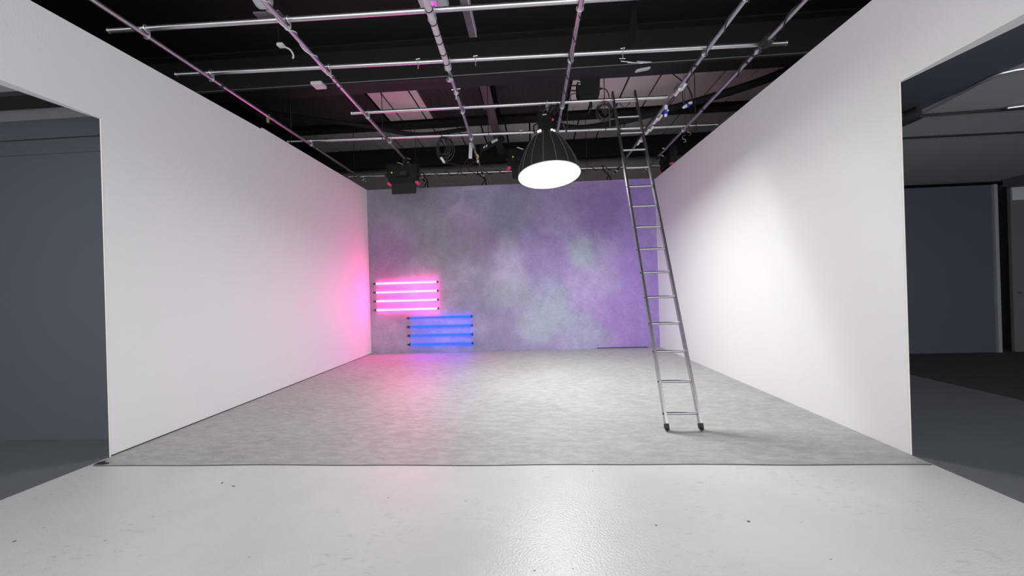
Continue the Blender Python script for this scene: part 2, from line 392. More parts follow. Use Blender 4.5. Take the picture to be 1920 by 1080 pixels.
def ibeam(y0, y1, zb, zt, x0, x1, label, web=.03):
    t = thing('roof_beam', label, 'beam', ((x0+x1)/2, (y0+y1)/2, zb))
    yc = (y0+y1)/2
    MB().box((x0, y0, zb), (x1, y1, zb+.022)).build('flange', 'beam', t, bev=.003, smooth=False)
    MB().box((x0, yc-web/2, zb+.022), (x1, yc+web/2, zt-.022)).build('web', 'beam', t, smooth=False)
    MB().box((x0, y0, zt-.022), (x1, y1, zt)).build('flange', 'beam', t, smooth=False)
    return t
ibeam(5.83, 6.13, 4.75, ROOF, -8.9, 8.9, 'dark steel roof beam in front of the corrugated roof sheets')
ibeam(8.5, 8.77, 5.26, ROOF, -8.9, 8.9, 'dark steel roof beam between the two rows of cream ceiling boards')
ibeam(2.4, 2.7, 4.75, ROOF, -8.9, 8.9, 'dark steel roof beam high above the white floor')
o = MB().box((-9, 10.15, 4.86), (9, 10.28, ROOF)).build('roof_beam', 'black', loc=(0, 10.2, 4.86), smooth=False); tag(o, 'black boxed beam in front of the brown grey hall wall', 'beam')
t = thing('roof_purlin', 'purple grey lengthwise roof purlin between corrugated sheets', 'beam', (-.79, 7.4, 5.05))
MB().box((-.88, 6.14, 5.05), (-.70, 10.15, 5.07)).build('flange', 'joist', t, smooth=False)
for y0, y1 in ((6.14, 8.49), (8.78, 10.15)): MB().box((-.80, y0, 5.07), (-.78, y1, ROOF)).build('web', 'joist', t, smooth=False)
MB().box((-.92, 7.4, 5.02), (-.66, 7.5, 5.05)).build('bracket', 'steel', t, smooth=False)
# short dark hanging plates under the near roof
t = thing('cable_tray', 'short grey steel cable tray hung below the black roof', 'tray', (-.66, 4.4, 4.5))
MB().box((-.70, 3.95, 4.47), (-.62, 4.52, 4.49)).build('tray_base', 'joist', t, smooth=False)
MB().box((-.70, 3.95, 4.49), (-.695, 4.52, 4.54)).build('tray_side', 'grey_box', t, smooth=False)
MB().box((-.62, 3.95, 4.47), (-.61, 4.52, 4.56)).build('tray_side', 'grey_box', t, smooth=False)
MB().tube([(-.66, 4.0, 4.49), (-.66, 4.0, ROOF)], .006, 6).build('hanger_rod', 'beam', t)
MB().tube([(-.66, 4.45, 4.49), (-.66, 4.45, ROOF)], .006, 6).build('hanger_rod', 'beam', t)
t = thing('drape', 'narrow charcoal cloth strip hanging from the black roof', 'cloth', (1.42, 5.0, 4.72))
mb = MB(); q = [(1.40, 5.4), (1.52, 5.4), (1.50, 4.72), (1.36, 4.74)]
ps = []
for i in range(13):
    f = i/12; ps.append([(lerp(1.37, 1.50, f), 5.15+.02*math.sin(f*11), 4.6), (lerp(1.44, 1.47, f), 5.15+.012*math.sin(f*11), ROOF)])
mb.add([p[0] for p in ps]+[p[1] for p in ps]+[(p[0][0], p[0][1]+.006, p[0][2]) for p in ps]+[(p[1][0], p[1][1]+.006, p[1][2]) for p in ps],
       [(i, i+1, 14+i, 13+i) for i in range(12)]+[(26+i, 39+i, 40+i, 27+i) for i in range(12)]+[(i, 26+i, 27+i, i+1) for i in range(12)])
mb.build('cloth', 'beam', t)

# ================================================================ pipe grid
PR = .0242
def pipe(a, b, label, r=PR, mt='pipe', name='grid_pipe'):
    a, b = Vector(a), Vector(b); t = thing(name, label, 'pipe', (a+b)/2)
    d = (b-a).normalized()
    N = max(2, int((b-a).length/1.0))
    MB().tube([lerp(a, b, i/N) for i in range(N+1)], r, 16).build('tube', mt, t)
    for e, s in ((a, 1), (b, -1)):
        MB().tube([e + d*s*-.002, e + d*s*.012], r+.0022, 16).build('end_collar', 'steel', t)
    return t
Cz, Pz = 4.1, 4.1-2*PR-.002
C = [((-4.18, 3.497), (3.4, 3.61)), ((-4.24, 4.262), (2.95, 4.443)), ((-2.662, 5.452), (1.998, 5.533)), ((-4.262, 6.341), (3.216, 6.613)), ((-4.24, 8.45), (2.95, 8.74))]
cl = ['silver cross pipe nearest the white floor, above the vinyl sheet edge', 'silver cross pipe just before the dark steel roof beam',
      'short silver cross pipe that the ladder leans on and the dome lamp hangs from', 'silver cross pipe beyond the dome lamp, with a cable coil hung on it',
      'silver cross pipe behind the top of the purple back wall, wound with black cable']
for (a, b), l in zip(C, cl): pipe((*a, Cz), (*b, Cz), l)
CY = lambda i, x: lerp(C[i][0][1], C[i][1][1], (x-C[i][0][0])/(C[i][1][0]-C[i][0][0]))
Pp = [((-3.77, 1.2), (-3.93, 8.62)), ((-2.27, 1.2), (-2.57, 8.9)), ((-.82, 1.2), (-1.13, 8.95)), ((.545, 1.2), (.435, 8.9)), ((2.10, 1.2), (1.97, 8.95)), ((2.64, 1.2), (2.66, 8.9))]
pl_ = ['silver lengthwise pipe running above the top edge of the pink-lit set wall', 'silver lengthwise pipe carrying the black studio light above the pink tubes',
       'silver lengthwise pipe bound with black ties, carrying the white socket strip', 'silver lengthwise pipe passing beside the dome lamp housing',
       'silver lengthwise pipe with white sockets, passing behind the ladder top', 'silver lengthwise pipe along the top of the set wall beside the ladder']
for (a, b), l in zip(Pp, pl_): pipe((*a, Pz), (*b, Pz), l)
PX = lambda i, y: lerp(Pp[i][0][0], Pp[i][1][0], (y-Pp[i][0][1])/(Pp[i][1][1]-Pp[i][0][1]))

# swivel couplers where the pipes cross
CN = ['front cross pipe', 'cross pipe before the roof beam', 'ladder-top cross pipe', 'coil-hung cross pipe', 'cable-wound rear pipe']
PN_ = ['pipe over the pink-lit wall', "studio light's pipe", 'black-tied pipe', 'pipe beside the dome lamp', 'pipe with white sockets', 'pipe along the ladder-side wall']
def coupler(x, y, i, j):
    t = thing('pipe_clamp', 'steel clamp joining %s and %s' % (CN[i], PN_[j]), 'clamp', (x, y, Pz-.03), 'steel clamps on the pipe grid')
    MB().torus((x+.034, y, Cz), PR+.006, .0065, (1, 0, 0), 20, 6).build('jaw', 'steel', t)
    wrapped = j == 2 and y < 4.4                # this ring closes over the tape wrap
    MB().torus((x, y+.034, Pz - (.0085 if wrapped else 0)), PR+(.016 if wrapped else .006), .0065, (0, 1, 0), 20, 6).build('jaw', 'steel', t)
    MB().tube([(x+.034, y+.034, Cz+.014), (x+.034, y+.034, Pz-.014)], .005, 8).build('bolt', 'steel', t)
    CROSS.append((i, j, x, y))
CROSS = []
for i in range(5):
    for j in range(6):
        x = PX(j, 4.5); y = CY(i, x); x = PX(j, y)
        if not (C[i][0][0]-.02 < x < C[i][1][0]+.02) or y > Pp[j][1][1]-.02: continue
        if (i == 2 and j == 0): continue
        coupler(x, y, i, j)

# hanger rods
for x, i, wh in ((-4.2, 3, 'outside the pink-lit wall'), (-2.575, 3, "beside the studio light's pipe"), (1.307, 3, 'behind the ladder top'), (-.717, 3, 'beside the purple grey purlin'), (-4.1, 4, 'outside the pink-lit wall'), (-2.663, 4, 'behind the studio light'), (1.286, 4, 'behind the ladder rungs'), (2.85, 3, 'over the ladder-side wall')):
    y = CY(i, x); t = thing('hanger_rod', 'thin steel rod hanging the %s, %s' % (CN[i], wh), 'rod', (x, y, Cz-.04), 'thin hanger rods')
    zt = 5.265 if 8.5 < y < 8.77 else 5.055 if -.88 < x < -.70 else ROOF      # up to the beam or purlin above it, else the roof
    MB().tube([(x, y, Cz+PR+.012), (x, y, zt)], .007, 6).build('rod', 'beam', t)
    MB().torus((x, y, Cz), PR+.007, .006, (1, 0, 0), 18, 6).build('hook', 'beam', t)
# black sagging flexible ducts under the roof
def cable(name, pts, r, label, cat='cable', mt='cable', group=None, seg=8, n=8):
    p = smooth_pts(pts, n); o = MB().tube(p, r, seg).build(name, mt, loc=tuple(p[0])); tag(o, label, cat, group); return o
def duct(pts, r, label):
    p = smooth_pts(pts, 8); t = thing('flexible_duct', label, 'duct', tuple(p[len(p)//2]))
    MB().tube(p, r, 10).build('hose', 'black', t)
    for k in (6, len(p)//2-6, len(p)-6):
        q = p[k]; MB().torus(q, r+.004, .005, p[k+1]-p[k-1], 18, 6).build('strap', 'beam', t)
        MB().tube([q+Vector((0, 0, r)), (q.x, q.y, ROOF)], .004, 6).build('wire', 'beam', t)
duct([(-5.4, 6.9, 5.0), (-4.6, 7.15, 4.93), (-3.4, 7.5, 4.84), (-2.45, 8.05, 4.83), (-1.4, 8.3, 5.0)], .045, 'black flexible duct sagging beside the pinkish ceiling boards')
duct([(.4, 8.3, 5.02), (1.24, 8.2, 4.835), (2.7, 7.55, 4.83), (3.95, 6.85, 4.88), (4.8, 6.6, 5.1)], .07, 'thick black flexible duct sagging behind the ladder top')

# clamps, cables and ties on the lengthwise pipes
STRAPS = ((5, 4.53), (5, 4.66), (5, 5.85), (4, 4.66), (0, 4.45), (0, 6.5), (1, 6.25), (2, 5.0))
def wind(name, centre, along, s0, s1, pitch, r, label, mt, anchors, clear, bumps, slack=0):
    # 'clear' is the angle that the cable keeps where another pipe crosses
    keys = [(k, None) for k in sorted(anchors) if s0 < k < s1]; ang = []; a = clear
    for n_, (k, _) in enumerate(keys):
        if n_: a += 2*math.pi*max(1, round((k-keys[n_-1][0])/pitch))
        ang.append((k, a))
    if not ang: ang = [(s0, clear)]
    def angle(q):
        if q <= ang[0][0]: return ang[0][1] + (q-ang[0][0])/pitch*2*math.pi
        for (k0, a0), (k1, a1) in zip(ang, ang[1:]):
            if q <= k1: return a0 + (a1-a0)*(q-k0)/(k1-k0)
        return ang[-1][1] + (q-ang[-1][0])/pitch*2*math.pi
    pts = []; n = int((s1-s0)*150)
    for i in range(n+1):
        q = lerp(s0, s1, i/n); rad = PR + r - .0006
        up_ = 0
        for k, hw, hh in bumps:
            f = min(1, max(0, 1-(abs(q-k)-hw-r)/.02)); up_ = max(up_, hh*f*f*(3-2*f))
        a = angle(q); c = centre(q)
        rad += max(up_, slack*math.sin((a-clear)/2)**2)         # a slack winding hangs away from the pipe on the far side
        pts.append((c[0]+rad*math.cos(a), c[1], c[2]+rad*math.sin(a)) if along == 'y' else (c[0], c[1]+rad*math.cos(a), c[2]+rad*math.sin(a)))
    o = MB().tube(pts, r, 7).build(name, mt, loc=pts[0]); return tag(o, label, 'cable')
def wind_pipe(j, y0, y1, pitch, r, label, mt):
    an = [y for i_, j_, x, y in CROSS if j_ == j]
    bumps = [(y+.034, .0065, .0128) for y in an] + [(y, .014, .0062) for k, y in STRAPS if k == j]
    return wind('wound_cable', lambda y: (PX(j, y), y, Pz), 'y', y0, y1, pitch, r, label, mt, an, -math.pi/2, bumps)
wind_pipe(1, 2.6, 4.40, .38, .006, 'white cable wound around the pipe with the studio light', 'cable_w')
wind_pipe(1, 4.42, 4.72, .10, .0045, 'thin grey cable bunched on the pipe at the roof beam', 'seam')
wind_pipe(5, 2.6, 5.0, .45, .008, 'black cable wound around the pipe along the ladder-side wall top', 'cable')
wind_pipe(4, 3.4, 4.9, .38, .006, 'black cable wound around the pipe that passes behind the ladder', 'cable')
wind_pipe(3, 3.66, 5.4, .36, .005, 'black cable wound around the pipe beside the dome lamp', 'cable')
o = MB().tube([(PX(2, y), y, Pz-.0085) for y in (2.7, 3.2, 3.7, 4.1, 4.40)], PR+.010, 12).build('cloth_wrap', 'pipe_w', loc=(PX(2, 3.5), 3.5, Pz)); tag(o, 'pale lilac tape wrap around the pipe with black ties', 'tape')
for y in (3.1, 3.45, 3.63, 3.78, 3.91, 4.10, 4.28):
    o = MB().torus((PX(2, y), y, Pz-.0085), PR+.012, .005, (0, 1, 0), 20, 6).build('cable_tie', 'cable', loc=(PX(2, y), y, Pz)); tag(o, 'black tie around the tape-wrapped pipe', 'tie', 'black ties on the wrapped pipe')
for i, y, l in ((0, 5.3, 'olive tape flag on the pipe above the pink-lit wall'),):
    x = PX(i, y); t = thing('tape_flag', l, 'tape', (x, y, Pz-.1))
    MB().torus((x, y, Pz), PR+.003, .004, (0, 1, 0), 18, 6).build('loop', 'olive', t)
    MB().box((x-.015, y-.012, Pz-.095), (x+.012, y+.012, Pz-PR)).build('tail', 'olive', t)
# black straps on pipes
for i, y in STRAPS:
    x = PX(i, y); o = MB().tube([(x, y-.014, Pz), (x, y+.014, Pz)], PR+.006, 16).build('pipe_strap', 'tape', loc=(x, y, Pz)); tag(o, 'black tape band around the %s' % PN_[i], 'tape', 'tape bands on the lengthwise pipes')
o = MB().box((2.60, 4.22, Pz-.045), (2.72, 4.395, Pz+.06)).build('strap_bundle', 'tape', bev=.03, loc=(2.66, 4.33, Pz)); tag(o, 'black taped cable bundle where the wall-side pipe meets a cross pipe', 'cable bundle')
# loose cone clamp on the tied pipe
x = PX(2, 4.46); o = MB().lathe([(.0, .05), (.045, -.03), (.03, -.06), (.0, -.062)], 4, Matrix.Translation((x, 4.46, Pz-PR-.046))).build('metal_bracket', 'steel', loc=(x, 4.46, Pz)); tag(o, 'small pointed steel bracket on the tied pipe before the roof beam', 'bracket')
x = PX(2, 4.95)
t = thing('pipe_coupler', 'steel hook clamp on the tied pipe below the roof beam', 'clamp', (x, 4.95, Pz-.08))
MB().torus((x, 4.95, Pz), PR+.008, .009, (0, 1, 0), 20, 6).build('jaw', 'steel', t); MB().tube([(x-.06, 4.95, Pz+PR+.008), (x+.06, 4.95, Pz+PR+.018)], .008, 8).build('bolt', 'steel', t)
MB().box((x-.01, 4.94, Pz-.1), (x+.012, 4.96, Pz-.03)).build('hook', 'steel', t)
for x, i, wh in ((-.151, 3, 'beside the dome lamp'), (-1.29, 1, 'well short of the tied pipe'), (1.10, 1, 'towards the cloth strip'), (-.61, 1, 'beside the tied pipe')):
    y = CY(i, x); t = thing('hook_clamp', 'small empty hook clamp on a cross pipe, %s' % wh, 'clamp', (x, y, Cz-.07), 'empty hook clamps on the cross pipes')
    MB().torus((x, y, Cz), PR+.006, .006, (1, 0, 0), 20, 6).build('jaw', 'steel', t)
    MB().tube([(x, y-.01, Cz-PR-.004), (x, y-.01, Cz-.075)], .007, 8).build('stem', 'steel', t)
    MB().tube([(x-.025, y-.01, Cz+PR+.006), (x+.025, y-.01, Cz+PR+.012)], .006, 8).build('lever', 'steel', t)

# cable wound round the rear cross pipe
an = [x for i_, j_, x, y in CROSS if i_ == 4]
wind('wound_cable', lambda x: (x, CY(4, x), Cz), 'x', -3.4, 1.88, .30, .0085, 'black cable spiralling around the pipe behind the back wall', 'cable', an, math.pi/2,
     [(x+.034, .0065, .0128) for x in an] + [(x, .012, .0234) for x in (-2.48, -1.23, 1.65)] + [(x, .006, .0125) for x in (-4.1, -2.663, 1.286)], .014)
for x, dx, wh in ((-2.38, .1, 'above the pink tubes'), (-1.05, .18, 'above the blue tubes'), (1.75, .1, 'behind the ladder')):
    y = CY(4, x); t = thing('wall_brace', 'black forked brace on the back wall top, %s' % wh, 'brace', (x, y-.1, 3.74), 'black braces on top of the back wall')
    MB().tube([(x-dx, y, Cz-.040), (x, y-.08, 3.93), (x+.03, YB(x)+.025, 3.737)], .014, 8).build('stay', 'rubber', t)
    MB().tube([(x, y-.08, 3.93), (x-.07, YB(x)+.025, 3.737)], .011, 8).build('leg', 'rubber', t)
    MB().torus((x-dx, y, Cz), PR+.011, .012, (1, 0, 0), 18, 6).build('jaw', 'rubber', t)

# ================================================================ ladder
A, U = Vector((1.373, 3.612, 0)), Vector((0, 1.89, 4.185)).normalized()
Nf = Vector((0, -U.z, U.y))                    # towards the camera side, square to the rails
lad = thing('ladder', 'tall aluminium ladder standing on the vinyl and leaning on a cross pipe', 'ladder', (1.373, 3.61, .006))
def lm(x, s, nn): return A + Vector((x, x*.0174, 0)) + U*s + Nf*nn
def lbox(x0, x1, s0, s1, n0, n1):
    mb = MB(); vs = [lm(x, s, q) for q in (n0, n1) for (x, s) in ((x0, s0), (x1, s0), (x1, s1), (x0, s1))]
    return mb.add(vs, [(0,3,2,1),(4,5,6,7),(0,1,5,4),(1,2,6,5),(2,3,7,6),(3,0,4,7)])
for sx in (-1, 1):
    c = sx*.159
    rail = lbox(c-.0125, c+.0125, .055, 4.605, -.03, .03).build('rail', 'alu', lad, bev=.004)
    for k in range(15):
        s = .164+k*.3035
        MB().tube([lm(c+sx*.0120, s, 0), lm(c+sx*.0185, s, 0)], .0085, 8).build('rivet', 'rubber' if sx < 0 else 'alu', rail)
    mb = MB(); e = A + Vector((c, 0, .006))
    mb.box((c-.018, -.036, 0), (c+.018, .034, .042), Matrix.Translation(A+Vector((0, .012+c*.0174, .0042))))
    mb.build('foot', 'rubber', lad, bev=.014)
    lbox(c-.016, c+.016, .03, .075, -.034, .034).build('foot_socket', 'rubber', lad, bev=.004)
for k in range(15):
    s = .164+k*.3035
    mb = MB(); mb.tube([lm(-.147, s, 0), lm(.147, s, 0)], .0145, 12).build('rung', 'alu', lad)

# ================================================================ dome lamp
LM, La = Vector((.262, 5.43, 3.015)), Vector((-.047, math.sin(math.radians(8)), math.cos(math.radians(8)))).normalized()
zx = La; yy = (Vector((0, 1, 0)) - zx*zx.y).normalized(); xx = yy.cross(zx)
TM = Matrix(((xx.x, yy.x, zx.x, LM.x), (xx.y, yy.y, zx.y, LM.y), (xx.z, yy.z, zx.z, LM.z), (0, 0, 0, 1)))
ly = CY(2, .265)
lamp = thing('dome_lamp', 'large black dome studio lamp glowing white, hung from the short cross pipe', 'lamp', (.262, 5.43, 2.95))
prof = [(.448, .0), (.441, .05), (.425, .12), (.40, .20), (.368, .28), (.328, .37), (.28, .46), (.225, .545), (.165, .61), (.115, .645)]
dome = MB().lathe(prof, 48, TM).build('dome', 'fabric', lamp)
MB().lathe([(r_-.012, z_+.004) for r_, z_ in prof[:-1]], 48, TM).build('lining', 'silver_in', lamp)
for k in range(16):
    a = 2*math.pi*(k+.5)/16
    MB().tube([TM @ Vector(((r_+.003)*math.cos(a), (r_+.003)*math.sin(a), z_)) for r_, z_ in prof], .0035, 6).build('seam', 'seam', dome)
MB().disc((0, 0, .012), .440, 48, TM, dome=.02).build('diffuser', 'lamp', lamp)
rim = MB()
rim.add(*(lambda t: (t.v, t.f))(MB().torus((0, 0, 0), .446, .008, (0, 0, 1), 64, 8)))
rim.v = [TM @ v for v in rim.v]; rim.build('rim', 'white_p', lamp)
MB().lathe([(.10, .635), (.145, .64), (.145, .665), (.06, .67)], 32, TM).build('speed_ring', 'plastic', lamp)
for a, l_, vr in ((-2.25, .05, .013), (-.95, .024, .009), (-.62, .014, .008)):
    c = TM @ Vector((.150*math.cos(a), .150*math.sin(a), .635)); d = TM.to_3x3() @ Vector((-math.sin(a), math.cos(a), 0))
    MB().tube([c-d*l_*.5, c+d*l_*.5], vr, 8).build('vent_slot', 'vent', lamp)
hc = TM @ Vector((0, 0, .80))
HM = Matrix.Translation(hc) @ TM.to_3x3().to_4x4()
hous = MB().box((-.10, -.10, -.135), (.10, .10, .135), HM).build('housing', 'plastic', lamp, bev=.012)
for k in range(4):
    MB().box((-.085, -.107, -.10+k*.05), (.085, -.10, -.085+k*.05), HM).build('cooling_fin', 'plastic', hous)
MB().box((-.03, -.104, .085), (.03, -.1015, .10), HM).build('badge', 'label', hous)
MB().tube(smooth_pts([HM @ Vector(p) for p in ((-.10, 0, .02), (-.16, 0, .0), (-.165, 0, -.10), (-.13, -.02, -.13))]), .010, 8).build('side_handle', 'plastic', hous)
MB().tube(smooth_pts([HM @ Vector((-.112, 0, .04)), HM @ Vector((-.115, 0, .16)), Vector((.265, ly, 3.99)), HM @ Vector((.115, 0, .16)), HM @ Vector((.112, 0, .04))]), .011, 8).build('yoke', 'plastic', lamp)
MB().tube([(.265, ly, 3.975), (.265, ly, Cz-PR)], .013, 10).build('spigot', 'steel', lamp)
cj = MB().torus((.265, ly, Cz), PR+.009, .011, (1, 0, 0), 20, 8); cj.box((.243, ly-.03, Cz-.075), (.287, ly+.02, Cz-.03)); cj.build('clamp', 'steel', lamp)
MB().tube([HM @ Vector((.10, -.02, .05)), HM @ Vector((.135, -.03, .05))], .02, 10).build('tilt_knob', 'pinkknob', lamp)
cable('lamp_cable', [(.30, 5.43, 3.93), (.37, 5.38, 3.99), (.35, 5.37, 3.87), (.43, 5.38, 3.96), (.405, 5.40, 4.04), (.42, 5.37, 3.90), (.49, 5.39, 3.71), (.53, 5.42, 3.63), (.55, 5.43, 3.85), (.56, 5.47, 3.99), (.575, CY(2, .575), Cz-PR-.0065)], .007, 'tangled black power cable beside the dome lamp housing')
cable('lamp_cable', [(.18, CY(2, .18), Cz-PR-.0065), (.15, 5.45, 4.03), (.19, 5.41, 3.95), (.28, 5.40, 3.99), (.32, 5.41, 4.03), (.24, 5.41, 3.97), (.20, 5.435, 3.93)], .007, 'small loop of black cable above the dome lamp housing')

# ================================================================ light tubes on the back wall
def light_tube(x0, x1, z, mt, label, group):
    y = YB((x0+x1)/2)-.042
    t = thing('light_tube', label, 'light tube', ((x0+x1)/2, y, z-.02), group)
    MB().tube([(x0, y, z), (x1, y, z)], .0235, 16, cap=True).build('tube', mt, t)
    for e, s in ((x0, -1), (x1, 1)):
        MB().tube([(e, y, z), (e+s*.03, y, z)], .025, 16).build('end_cap', 'rubber', t)
    MB().tube(smooth_pts([(x0-.028, y, z), (x0-.06, y+.008, z-.002), (x0-.085, y+.030, z-.008)]), [.017]*8+[.011]*8+[.006], 8).build('cable_tail', 'rubber', t)
    for f in (.12, .88):
        x = lerp(x0, x1, f); MB().box((x-.008, y+.018, z-.012), (x+.008, y+.042, z+.012)).build('clip', 'steel', t)
PN, BN = ['topmost', 'second from the top', 'third from the top', 'lowest'], None
for k in range(4):
    light_tube(-3.585, -2.19, 1.595-.2*k, 'pink', 'glowing pink light tube, %s of the four pink ones' % PN[k], 'pink light tubes on the back wall')
for k in range(4):
    light_tube(-2.832, -1.437, .797-.2*k, 'blue', 'glowing blue light tube, %s of the four blue ones' % PN[k], 'blue light tubes on the back wall')

# ================================================================ studio lights (local coordinates, then placed)
def studio_light(label, loc, rz, rx, flap=.2, hang=.0):
    t = thing('studio_light', label, 'studio light', loc, 'black studio lights with pink corners'); t['_o'] = (0, 0, 0)
    t.rotation_euler = (rx, 0, rz)
    # origin = centre of the body, back towards -Y
    body = MB().box((-.30, -.05, -.18), (.30, .08, .18)).build('body', 'plastic', t, bev=.012)
    MB().box((-.27, .08, -.155), (.27, .10, .155)).build('front_frame', 'flap', t, bev=.004)
    cbox = MB().box((-.17, -.12, -.07), (.13, -.05, .05)).build('control_box', 'plastic', t, bev=.015)
    MB().box((-.02, -.124, -.04), (.09, -.12, .02)).build('display', 'flap', cbox)
    MB().tube([(-.21, -.075, .03), (-.21, -.05, .03)], .017, 10).build('yellow_button', 'yellow', body)
    for k in range(5):
        MB().box((-.25+.0*k, -.056, .075+.019*k), (.25, -.05, .083+.019*k)).build('cooling_fin', 'plastic', body)
    for s in (-1, 1):
        MB().box((s*.285-.033, -.058, -.195), (s*.285+.033, .09, -.150)).build('corner_cap', 'pinkknob', t, bev=.008)
    MB().prism([(-.235, -.02, -.19), (.275, -.02, -.19), (.265, -.05, -.40), (-.225, -.05, -.40)], (0, .006, 0)).build('barn_door', 'flap', t)
    MB().tube(smooth_pts([(-.315, 0, 0), (-.33, 0, .14), (-.30, 0, .205), (0, 0, .215), (.30, 0, .205), (.33, 0, .14), (.315, 0, 0)]), .011, 8).build('yoke', 'plastic', t)
    for s in (-1, 1): MB().tube([(s*.30, 0, 0), (s*.345, 0, 0)], .03, 12).build('yoke_knob', 'plastic', t)
    return t
def hanger(t, top, low):
    # clamp assembly in the light's own coordinates
    inv = (Matrix.Translation(t.location) @ t.rotation_euler.to_matrix().to_4x4()).inverted()
    tp, lo = inv @ Vector(top), inv @ Vector(low)
    te = tp + (lo-tp).normalized()*(PR+.002)
    MB().tube([lo, lerp(lo, te, .35), lerp(lo, te, .4), te], [.02, .02, .035, .035], 10).build('hanger', 'plastic', t)
    d = inv.to_3x3() @ Vector((0, 1, 0))
    MB().tube([tp - d*.05, tp + d*.05], PR+.022, 14).build('clamp', 'plastic', t)
    a = inv @ (Vector(low)+Vector((-.1, -.03, .03))); b = inv @ (Vector(low)+Vector((.02, -.04, -.02)))
    MB().tube([a, b], .009, 8).build('lever', 'steel', t)
    a = inv @ (Vector(top)+Vector((.032, -.03, .022))); b = inv @ (Vector(top)+Vector((.12, -.04, -.02)))
    MB().tube([a, b], .008, 8).build('lever', 'steel', t)
L1 = studio_light('black studio light with pink corners above the pink tubes', (-2.56, 7.35, 3.745), 0, .0)
hanger(L1, (PX(1, 7.35), 7.35, Pz), (-2.56, 7.35, 3.955))
L2 = studio_light('black studio light with pink corner, half hidden behind the dome lamp', (-.16, 7.5, 3.97), .25, .0)
hanger(L2, (PX(3, 7.5), 7.5, Pz), (-.16, 7.5, 4.187))
L3 = studio_light('black studio light turned sideways at the corner above the ladder-side wall', (2.84, 7.95, 3.97), math.radians(-90), .0)
hanger(L3, (PX(5, 7.95), 7.95, Pz), (2.83, 7.95, 4.185))
# small tilted unit with a pale label left of the second light
t = thing('ballast', 'small tilted black ballast with a pale label near the back wall', 'ballast', (-.85, 7.2, 4.05))
BM = Matrix.Translation((-.72, 7.2, 4.22)) @ Matrix.Rotation(math.radians(-24), 4, 'Y')
MB().box((-.28, -.05, -.045), (.24, .05, .045), BM).build('body', 'plastic', t, bev=.012)
MB().box((-.02, -.054, -.02), (.11, -.05, .028), BM).build('label', 'label', t)
for a in (-.17, -.12): MB().tube([BM @ Vector((a, -.05, 0)), BM @ Vector((a-.03, -.07, -.03))], .012, 8).build('plug', 'white_p', t)
MB().tube([BM @ Vector((.2, 0, .045)), (-.50, CY(3, -.5)+.03, Cz+.012)], .012, 8).build('hanger', 'plastic', t)

# ================================================================ things on the pipes
# big black ballast on the short cross pipe
y = CY(2, .87); t = thing('power_ballast', 'black power ballast box sitting on the short cross pipe beside the ladder', 'ballast', (.87, y, Cz+PR))
MB().prism([(.72, y-.07, Cz+PR+.03), (1.02, y-.07, Cz+PR+.03), (1.035, y-.07, 4.41), (.77, y-.07, 4.41), (.70, y-.07, 4.35), (.70, y-.07, 4.22)], (0, .16, 0)).build('body', 'plastic', t, bev=.008)
MB().box((.73, y-.08, Cz+PR), (1.01, y+.09, Cz+PR+.03)).build('base', 'plastic', t, bev=.005)
MB().tube(smooth_pts([(.71, y, 4.34), (.62, y, 4.335), (.60, y, 4.33)]), .011, 8).build('grip', 'plastic', t)
MB().tube(smooth_pts([(.71, y, 4.26), (.62, y, 4.27), (.60, y, 4.27)]), .011, 8).build('grip', 'plastic', t)
for z in (4.31, 4.345): MB().box((.72, y-.076, z), (.75, y-.07, z+.012)).build('switch', 'label', t)
MB().tube([(1.02, y, 4.27), (1.07, y, 4.27)], [.022, .012], 10).build('plug', 'plastic', t)
cable('ballast_cable', [(1.07, y, 4.27), (1.12, y-.01, 4.25), (1.15, y-.03, 4.18), (1.16, y-.025, 4.12)], .008, 'black cable from the ballast box down to the cross pipe')
cable('ballast_cable', [(.70, y-.0, 4.22), (.63, y-.03, 4.20), (.60, y-.045, 4.15), (.62, y-PR-.006, Cz)], .007, 'black cable curling from the ballast box beside the dome lamp pipe')
t = thing('cable_plug', 'black plug dangling under the ballast box', 'plug', (.90, y-.05, 3.94))
MB().tube([(.90, y, Cz-PR+.001), (.90, y, 4.01)], .024, 10).build('plug_body', 'plastic', t)
MB().tube(smooth_pts([(.90, y, 4.01), (.895, y, 3.97), (.86, y, 3.93)]), .009, 8).build('lead', 'cable', t)
# coil beside the ladder
t = thing('cable_coil', 'coil of black cable hanging from the cross pipe beside the ladder', 'cable coil', (1.09, 5.45, 3.83))
for k, (dx, dz, R) in enumerate(((0, 0, .115), (.008, -.012, .105), (-.006, -.03, .12), (.01, -.008, .095), (-.004, -.018, .11))):
    mb = MB(); cx, cz = 1.085+dx, 3.930+dz
    mb.tube([(cx+R*math.cos(a), 5.46+.010*k+.012*math.sin(3*a), cz+R*math.sin(a)*1.02) for a in [2*math.pi*i/40 for i in range(41)]], .0065, 7, cap=False)
    mb.build('loop', 'cable', t)
for k in range(4):
    MB().tube([(1.01+.02*k, 5.455, 3.965-.028*k), (1.14-.01*k, 5.455, 3.915-.02*k)], .005, 6).build('strand', 'cable', t)
MB().torus((1.085, CY(2, 1.085), Cz-.0265), .056, .005, (1, 0, 0), 24, 6).build('tie', 'pinkknob', t)
cable('hanging_chain', [(1.165, CY(2, 1.165)+.014, Cz-PR-.001), (1.170, 5.538, 3.9), (1.172, 5.538, 3.72)], .006, 'thin grey chain hanging beside the cable coil', 'chain', 'seam')
cable('loose_cable', [(1.30, CY(2, 1.3), Cz-PR-.0055), (1.38, 5.54, 3.99), (1.44, 5.54, 4.02), (1.47, CY(2, 1.47), Cz-PR-.0055)], .006, 'thin black cable looped between the ladder rails below the pipe')
cable('loose_cable', [(1.55, 5.52, 4.07), (1.58, 5.55, 4.0), (1.63, 5.58, 3.96)], .006, 'short black cable end hanging just past the ladder top')
